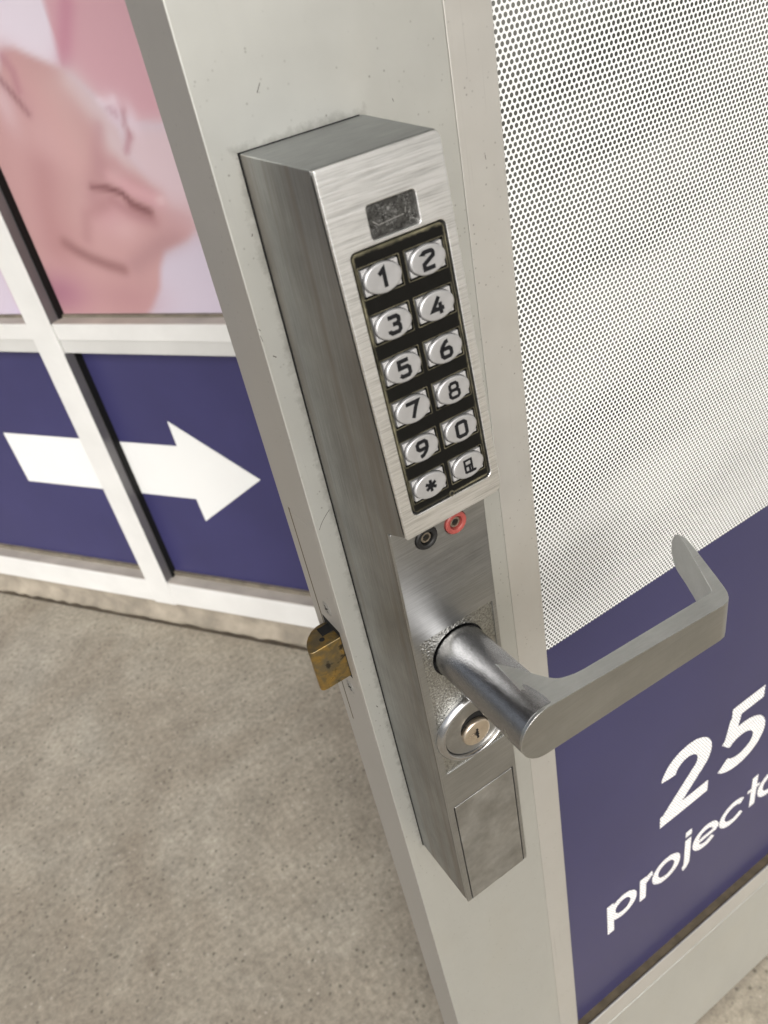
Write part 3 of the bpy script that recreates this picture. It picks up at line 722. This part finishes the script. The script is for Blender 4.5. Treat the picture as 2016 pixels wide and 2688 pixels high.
GL_ = {   # strokes of the key legends, in a box 4.6 wide and 6.2 high centred on 0
 '1': [[(-1.5, 1.3), (0.35, 2.7), (0.35, -3.1)]],
 '2': [[(-2.0, 1.7)]+arc(-1.1, 1.7, .9, .95, 180, 90, 3)+arc(1.1, 1.7, .9, .95, 90, -10, 4)+[(1.9, 1.0), (-1.9, -1.1), (-1.9, -2.7), (2.1, -2.7)]],
 '3': [[(-2.0, 2.6), (1.2, 2.6), (1.9, 1.9), (1.9, 0.9), (1.1, 0.1), (1.9, -0.7), (1.9, -2.0), (1.2, -2.7), (-1.3, -2.7), (-2.0, -2.1), (-2.0, -1.5)], [(-0.6, 0.1), (1.0, 0.1)]],
 '4': [[(0.9, 2.9), (-2.1, -1.2), (2.4, -1.2)], [(1.0, 0.9), (1.0, -3.0)]],
 '5': [[(2.0, 2.7), (-1.7, 2.7), (-1.8, 0.4), (1.2, 0.4), (1.9, -0.3), (1.9, -2.0), (1.2, -2.7), (-1.2, -2.7), (-2.0, -2.0)]],
 '6': [[(1.2, 2.8), (0.2, 2.6), (-1.3, 1.2), (-1.9, 0.0), (-1.9, -2.0), (-1.2, -2.7), (1.2, -2.7), (1.9, -2.0), (1.9, -0.5), (1.2, 0.2), (-1.5, 0.2)]],
 '7': [[(-2.0, 2.0), (-2.0, 2.7), (2.1, 2.7), (0.9, 0.8), (-0.7, -3.0)]],
 '8': [[(-0.9, 0.1), (-1.6, 0.7), (-1.6, 2.0), (-0.9, 2.7), (0.9, 2.7), (1.6, 2.0), (1.6, 0.7), (0.9, 0.1), (1.9, -0.6), (1.9, -2.0), (1.2, -2.7), (-1.2, -2.7), (-1.9, -2.0), (-1.9, -0.6), (-0.9, 0.1)], [(-0.8, 0.1), (0.8, 0.1)]],
 '9': [[(-1.4, -2.8), (-0.2, -2.6), (1.2, -1.4), (1.9, 0.0), (1.9, 2.0), (1.2, 2.7), (-1.2, 2.7), (-1.9, 2.0), (-1.9, 0.5), (-1.2, -0.2), (1.5, -0.2)]],
 '0': [[(-1.2, 2.7), (1.3, 2.7), (2.0, 2.0), (2.0, -2.0), (1.3, -2.7), (-1.3, -2.7), (-2.0, -2.0), (-2.0, 2.0), (-1.2, 2.7)]],
 '*': [[(0, 2.4), (0, -2.4)], [(-2.1, 1.2), (2.1, -1.2)], [(-2.1, -1.2), (2.1, 1.2)]],
 'A': [[(-1.7, -2.6), (-1.7, 2.5), (1.3, 2.5), (1.3, -2.6)], [(-1.6, 0.2), (1.2, 0.2)], [(0.2, 0.4), (0.2, -2.6), (2.9, -2.6)], [(-1.7, -2.4), (2.4, -2.4)]],
}
NAMES = {'*': 'star_legend', 'A': 'bell_legend'}
legends = ['1', '2', '3', '4', '5', '6', '7', '8', '9', '0', '*', 'A']
mb, mc = None, None
for k, lg in enumerate(legends):
    cx, ct = COLS[k % 2], ROWS[k//2]
    mw = UF @ Matrix.Translation(Vector((cx*S, -ct*S, 0)))
    if mb is None:
        ob = plate('button', [rrect(-7.6, -4.7, 7.6, 4.7, 0.3)], -1.9, -0.1, 0.2, M['button_base'], lock, mw); mb = ob.data
        oc = lathe('button_cap', [(1.0, -0.5), (1.0, 0.85), (0.985, 1.08), (0.955, 1.25), (0.92, 1.34), (0.87, 1.36), (0.5, 1.32), (0.05, 1.3)], M['button'], ob, Matrix.Identity(4), 56, angle=70); mc = oc.data
        for v_ in mc.vertices: v_.co.x *= 7.75; v_.co.y *= 5.4
    else:
        ob = bpy.data.objects.new('button', mb); COL.objects.link(ob); ob.parent = lock; ob.matrix_local = mw
        oc = bpy.data.objects.new('button_cap', mc); COL.objects.link(oc); oc.parent = ob; e_ = oc.modifiers.new('split', 'EDGE_SPLIT'); e_.split_angle = math.radians(70)
    if k == 0: rm = plate('cap_gap', [ellipse(0, 0, 8.0, 5.65, 48)], -0.1, -0.04, 0, M['black'], ob, Matrix.Identity(4))
    else:
        r_ = bpy.data.objects.new('cap_gap', rm.data); COL.objects.link(r_); r_.parent = ob
    ob['label'] = 'silver oval key with black %s' % {'*': 'star', 'A': 'bell symbol'}.get(lg, 'digit '+lg)
    wd = {'A': 1.0, '*': 1.35, '8': 1.3}.get(lg, 1.6)
    strokes(NAMES.get(lg, 'digit_'+{'1': 'one', '2': 'two', '3': 'three', '4': 'four', '5': 'five', '6': 'six', '7': 'seven', '8': 'eight', '9': 'nine', '0': 'zero'}.get(lg, '')),
            GL_[lg], wd, 0.1, M['ink'], ob, Matrix.Identity(4), sx=1.14, sy=1.10, z=1.44)
    if lg == '5':
        for i in (-0.8, 0.05, 0.9):
            plate('raised_dot', [ellipse(i-0.1, -1.15, 0.26, 0.28, 12)], 1.3, 1.75, 0.05, M['button'], ob, Matrix.Identity(4))
    # thin worn rim round each pocket
    plate('pocket_rim', [UR(cx-8.75, ct-5.85, cx+8.75, ct+5.85, 0.4), UR(cx-8.4, ct-5.5, cx+8.4, ct+5.5, 0.3)], -0.45, -0.27, 0.05, M['pad_rim'], lock, UF)

# lower front plate
def LR(x0, t0, x1, t1, r): return rrect(x0, -t1, x1, -t0, r)
plate('lower_seam', [LR(0.3, 0.3, 50.3, lenL-0.3, 0.4)], -PT, -PT+0.35, 0, M['black'], lock, LF)
jk = [(17.4, -10.6), (33.6, -10.9)]
tex = (3.5, 69.6, 48.1, 175.5)
holes = [ellipse(x, v, 6.0, 6.0, 36) for x, v in jk]+[LR(*tex, 0.8), LR(3.6, 208.2, 48.1, lenL-0.25, 0.5)]
plate('lower_front', [LR(0, -0.5, 50.6, lenL, (0.6, 0.6, 0.8, 2.2))]+holes, -PT+0.35, 0.0, 0.25, M['front_brushed'], lock, LF, 2)
SHX, SHV = 24.8, -(240.7+zL)
plate('hammered_panel', [LR(3.1, 69.2, 48.5, 175.9, 0.5), ellipse(SHX, SHV, 15.9, 15.9, 48)], -2.2, -0.75, 0.0, M['hammered'], lock, LF)
plate('battery_cover', [LR(4.3, 208.9, 47.4, lenL, 0.5)], -2.2, 0.05, 0.3, M['cover'], lock, LF, 2)
for (x, z), mt, nm in zip(jk, ('black_plastic', 'red_plastic'), ('black', 'red')):
    mw = LF @ Matrix.Translation(Vector((x*S, z*S, 0)))
    j = lathe('power_jack', [(5.75, -2), (5.75, 0.7), (5.3, 1.2), (3.9, 1.2), (3.4, 0.8), (3.2, -1.0), (3.1, -2)], M[mt], lock, mw, 40, cap=False)
    j['label'] = '%s plastic power jack' % nm
    lathe('jack_tube', [(2.6, -2.0), (2.6, -0.2), (1.7, -0.2), (1.6, -2.0)], M['jack_tube'], j, Matrix.Identity(4), 28, cap=False)
    plate('jack_core', [ellipse(0, 0, 3.3, 3.3, 24)], -2.15, -2.05, 0, M['black'], j, Matrix.Identity(4))
# mortise cylinder with key plug
mw = LF @ Matrix.Translation(Vector((25.7*S, -147.6*S, 0)))
lathe('cylinder_collar', [(24.6, -0.6), (24.6, 0.6), (24.2, 2.0), (23.3, 3.2), (22.3, 3.8), (21.6, 4.0), (21.0, 3.7), (20.6, 3.0), (20.4, 1.4), (20.3, -0.4)], M['ring'], lock, mw, 96, cap=False, angle=60)
cf = lathe('cylinder_face', [(20.1, -0.5), (20.1, 1.4), (19.8, 1.8), (10.2, 1.8), (9.5, 1.6), (9.4, -0.5)], M['ring_face'], lock, mw, 80, cap=False)
plate('cylinder_gap', [ellipse(0, 0, 20.6, 20.6, 40)], -0.7, -0.4, 0, M['black'], lock, mw)
mp_ = mw @ Matrix.Translation(Vector((0, -6.0*S, 0.6*S)))
cf2 = lathe('key_plug', [(9.0, -0.5), (9.0, 1.9), (8.65, 2.4), (8.0, 2.7), (2.6, 2.75), (0.9, 1.9)], M['nickel'], lock, mp_, 60, angle=60)
kh = [(-0.9, 3.6), (0.4, 3.8), (0.9, 2.6), (0.2, 1.7), (0.9, 0.8), (0.4, 0.0), (1.1, -0.9), (0.3, -1.8), (0.9, -2.9), (0.2, -3.9), (-0.9, -3.6), (-0.5, -2.4), (-1.1, -1.2), (-0.5, -0.1), (-1.1, 1.0), (-0.5, 2.2)]
plate('keyway', [kh], 2.70, 2.86, 0, M['black'], cf2, Matrix.Identity(4))

# lever handle: round shank, flat arm, return bent back to the door
SM = frame(24.9, -56.0, -240.8, (1, 0, 0), (0, 0, 1), (0, -1, 0))
lathe('shank_recess', [(16.0, -1.3), (16.0, -3.0), (13.0, -3.0)], M['black'], lock, SM, 48, cap=False)
lev = lathe('lever_handle', [(14.85, -3), (14.85, 0), (14.8, 10), (14.75, 30), (14.95, 48), (15.2, 58), (15.2, 63.6)], M['lever'], lock, SM, 96, cap=True)
# arm: one station per line: outer x, outer y, inner x, inner y, top z, bottom z
stn = [
    (9.77, -121.2, 9.77, -109.27, -240.39, -241.61), (9.9, -121.2, 9.9, -109.27, -239.01, -242.99),
    (10.29, -121.2, 10.29, -109.27, -237.06, -244.94), (10.93, -121.2, 10.93, -109.27, -235.17, -246.83),
    (11.81, -121.2, 11.81, -109.27, -233.38, -248.62), (12.92, -121.2, 12.92, -109.27, -231.72, -250.28),
    (14.23, -121.2, 14.23, -109.27, -230.22, -251.77), (15.73, -121.2, 15.73, -109.27, -228.91, -253.09),
    (17.39, -121.2, 17.39, -109.27, -227.8, -254.2), (19.18, -121.2, 19.18, -109.27, -226.92, -255.08),
    (21.07, -121.2, 21.07, -109.27, -226.28, -255.72), (23.02, -121.2, 23.02, -109.27, -225.89, -256.11),
    (25.01, -121.2, 25.01, -86.15, -225.76, -256.24), (28.78, -121.2, 28.78, -91.3, -226.22, -256.51),
    (32.86, -121.2, 32.86, -98.11, -226.71, -256.81), (35.92, -121.2, 35.92, -103.53, -227.08, -257.03),
    (38.46, -121.2, 38.46, -107.37, -227.39, -257.22), (40.2, -121.2, 40.2, -109.3, -227.6, -257.35),
    (41.62, -121.2, 41.62, -110.41, -227.77, -257.45), (43.56, -121.2, 43.56, -111.32, -228.01, -257.59),
    (46.11, -121.2, 46.11, -112.0, -228.31, -257.78), (49.68, -121.2, 49.68, -112.64, -228.75, -258.04),
    (55.28, -121.2, 55.28, -112.94, -229.42, -258.45), (68.53, -121.2, 68.53, -112.74, -231.03, -259.42),
    (83.82, -121.2, 83.82, -112.33, -232.88, -260.53), (104.21, -121.2, 104.21, -111.82, -235.34, -262.02),
    (122.56, -121.2, 122.56, -111.31, -237.56, -263.36), (134.79, -121.2, 134.79, -111.11, -239.04, -264.25),
    (139.89, -121.2, 141.42, -111.01, -239.66, -264.62), (143.76, -120.69, 143.25, -110.9, -240.03, -264.85),
    (146.82, -118.86, 144.37, -110.4, -240.03, -264.85), (149.27, -116.0, 145.19, -109.48, -240.13, -264.85),
    (151.3, -112.33, 146.62, -107.13, -240.13, -264.85), (155.38, -103.57, 151.51, -98.67, -240.23, -265.05),
    (159.66, -93.98, 156.6, -89.91, -240.34, -265.46), (163.94, -84.61, 161.91, -80.73, -240.44, -266.48),
    (167.0, -77.47, 165.57, -74.41, -240.64, -267.7), (169.04, -72.17, 168.43, -69.52, -241.05, -268.72),
    (170.67, -67.69, 170.26, -66.05, -243.09, -268.52), (172.4, -63.4, 172.1, -62.38, -247.68, -265.87),
    (173.53, -60.35, 173.32, -59.73, -253.28, -260.77),
]
V = []
for xo, yo, xi, yi, a_, b_ in stn: V += [(xo, yo, a_), (xo, yo, b_), (xi, yi, b_), (xi, yi, a_)]
F = [(0, 1, 2, 3)]
for i in range(len(stn)-1):
    for k in range(4):
        a = 4*i+k; b = 4*i+(k+1) % 4; F.append((a, b, b+4, a+4))
e = 4*(len(stn)-1); F.append((e, e+1, e+2, e+3))
arm = new_obj('lever_arm', mesh('lever_arm', V, F), M['lever_face'], lev, SM.inverted(), bevel=0.8, segs=3, angle=48)
arm.data.materials.append(M['worn_edge_highlight']); arm.modifiers['bevel'].material = 1
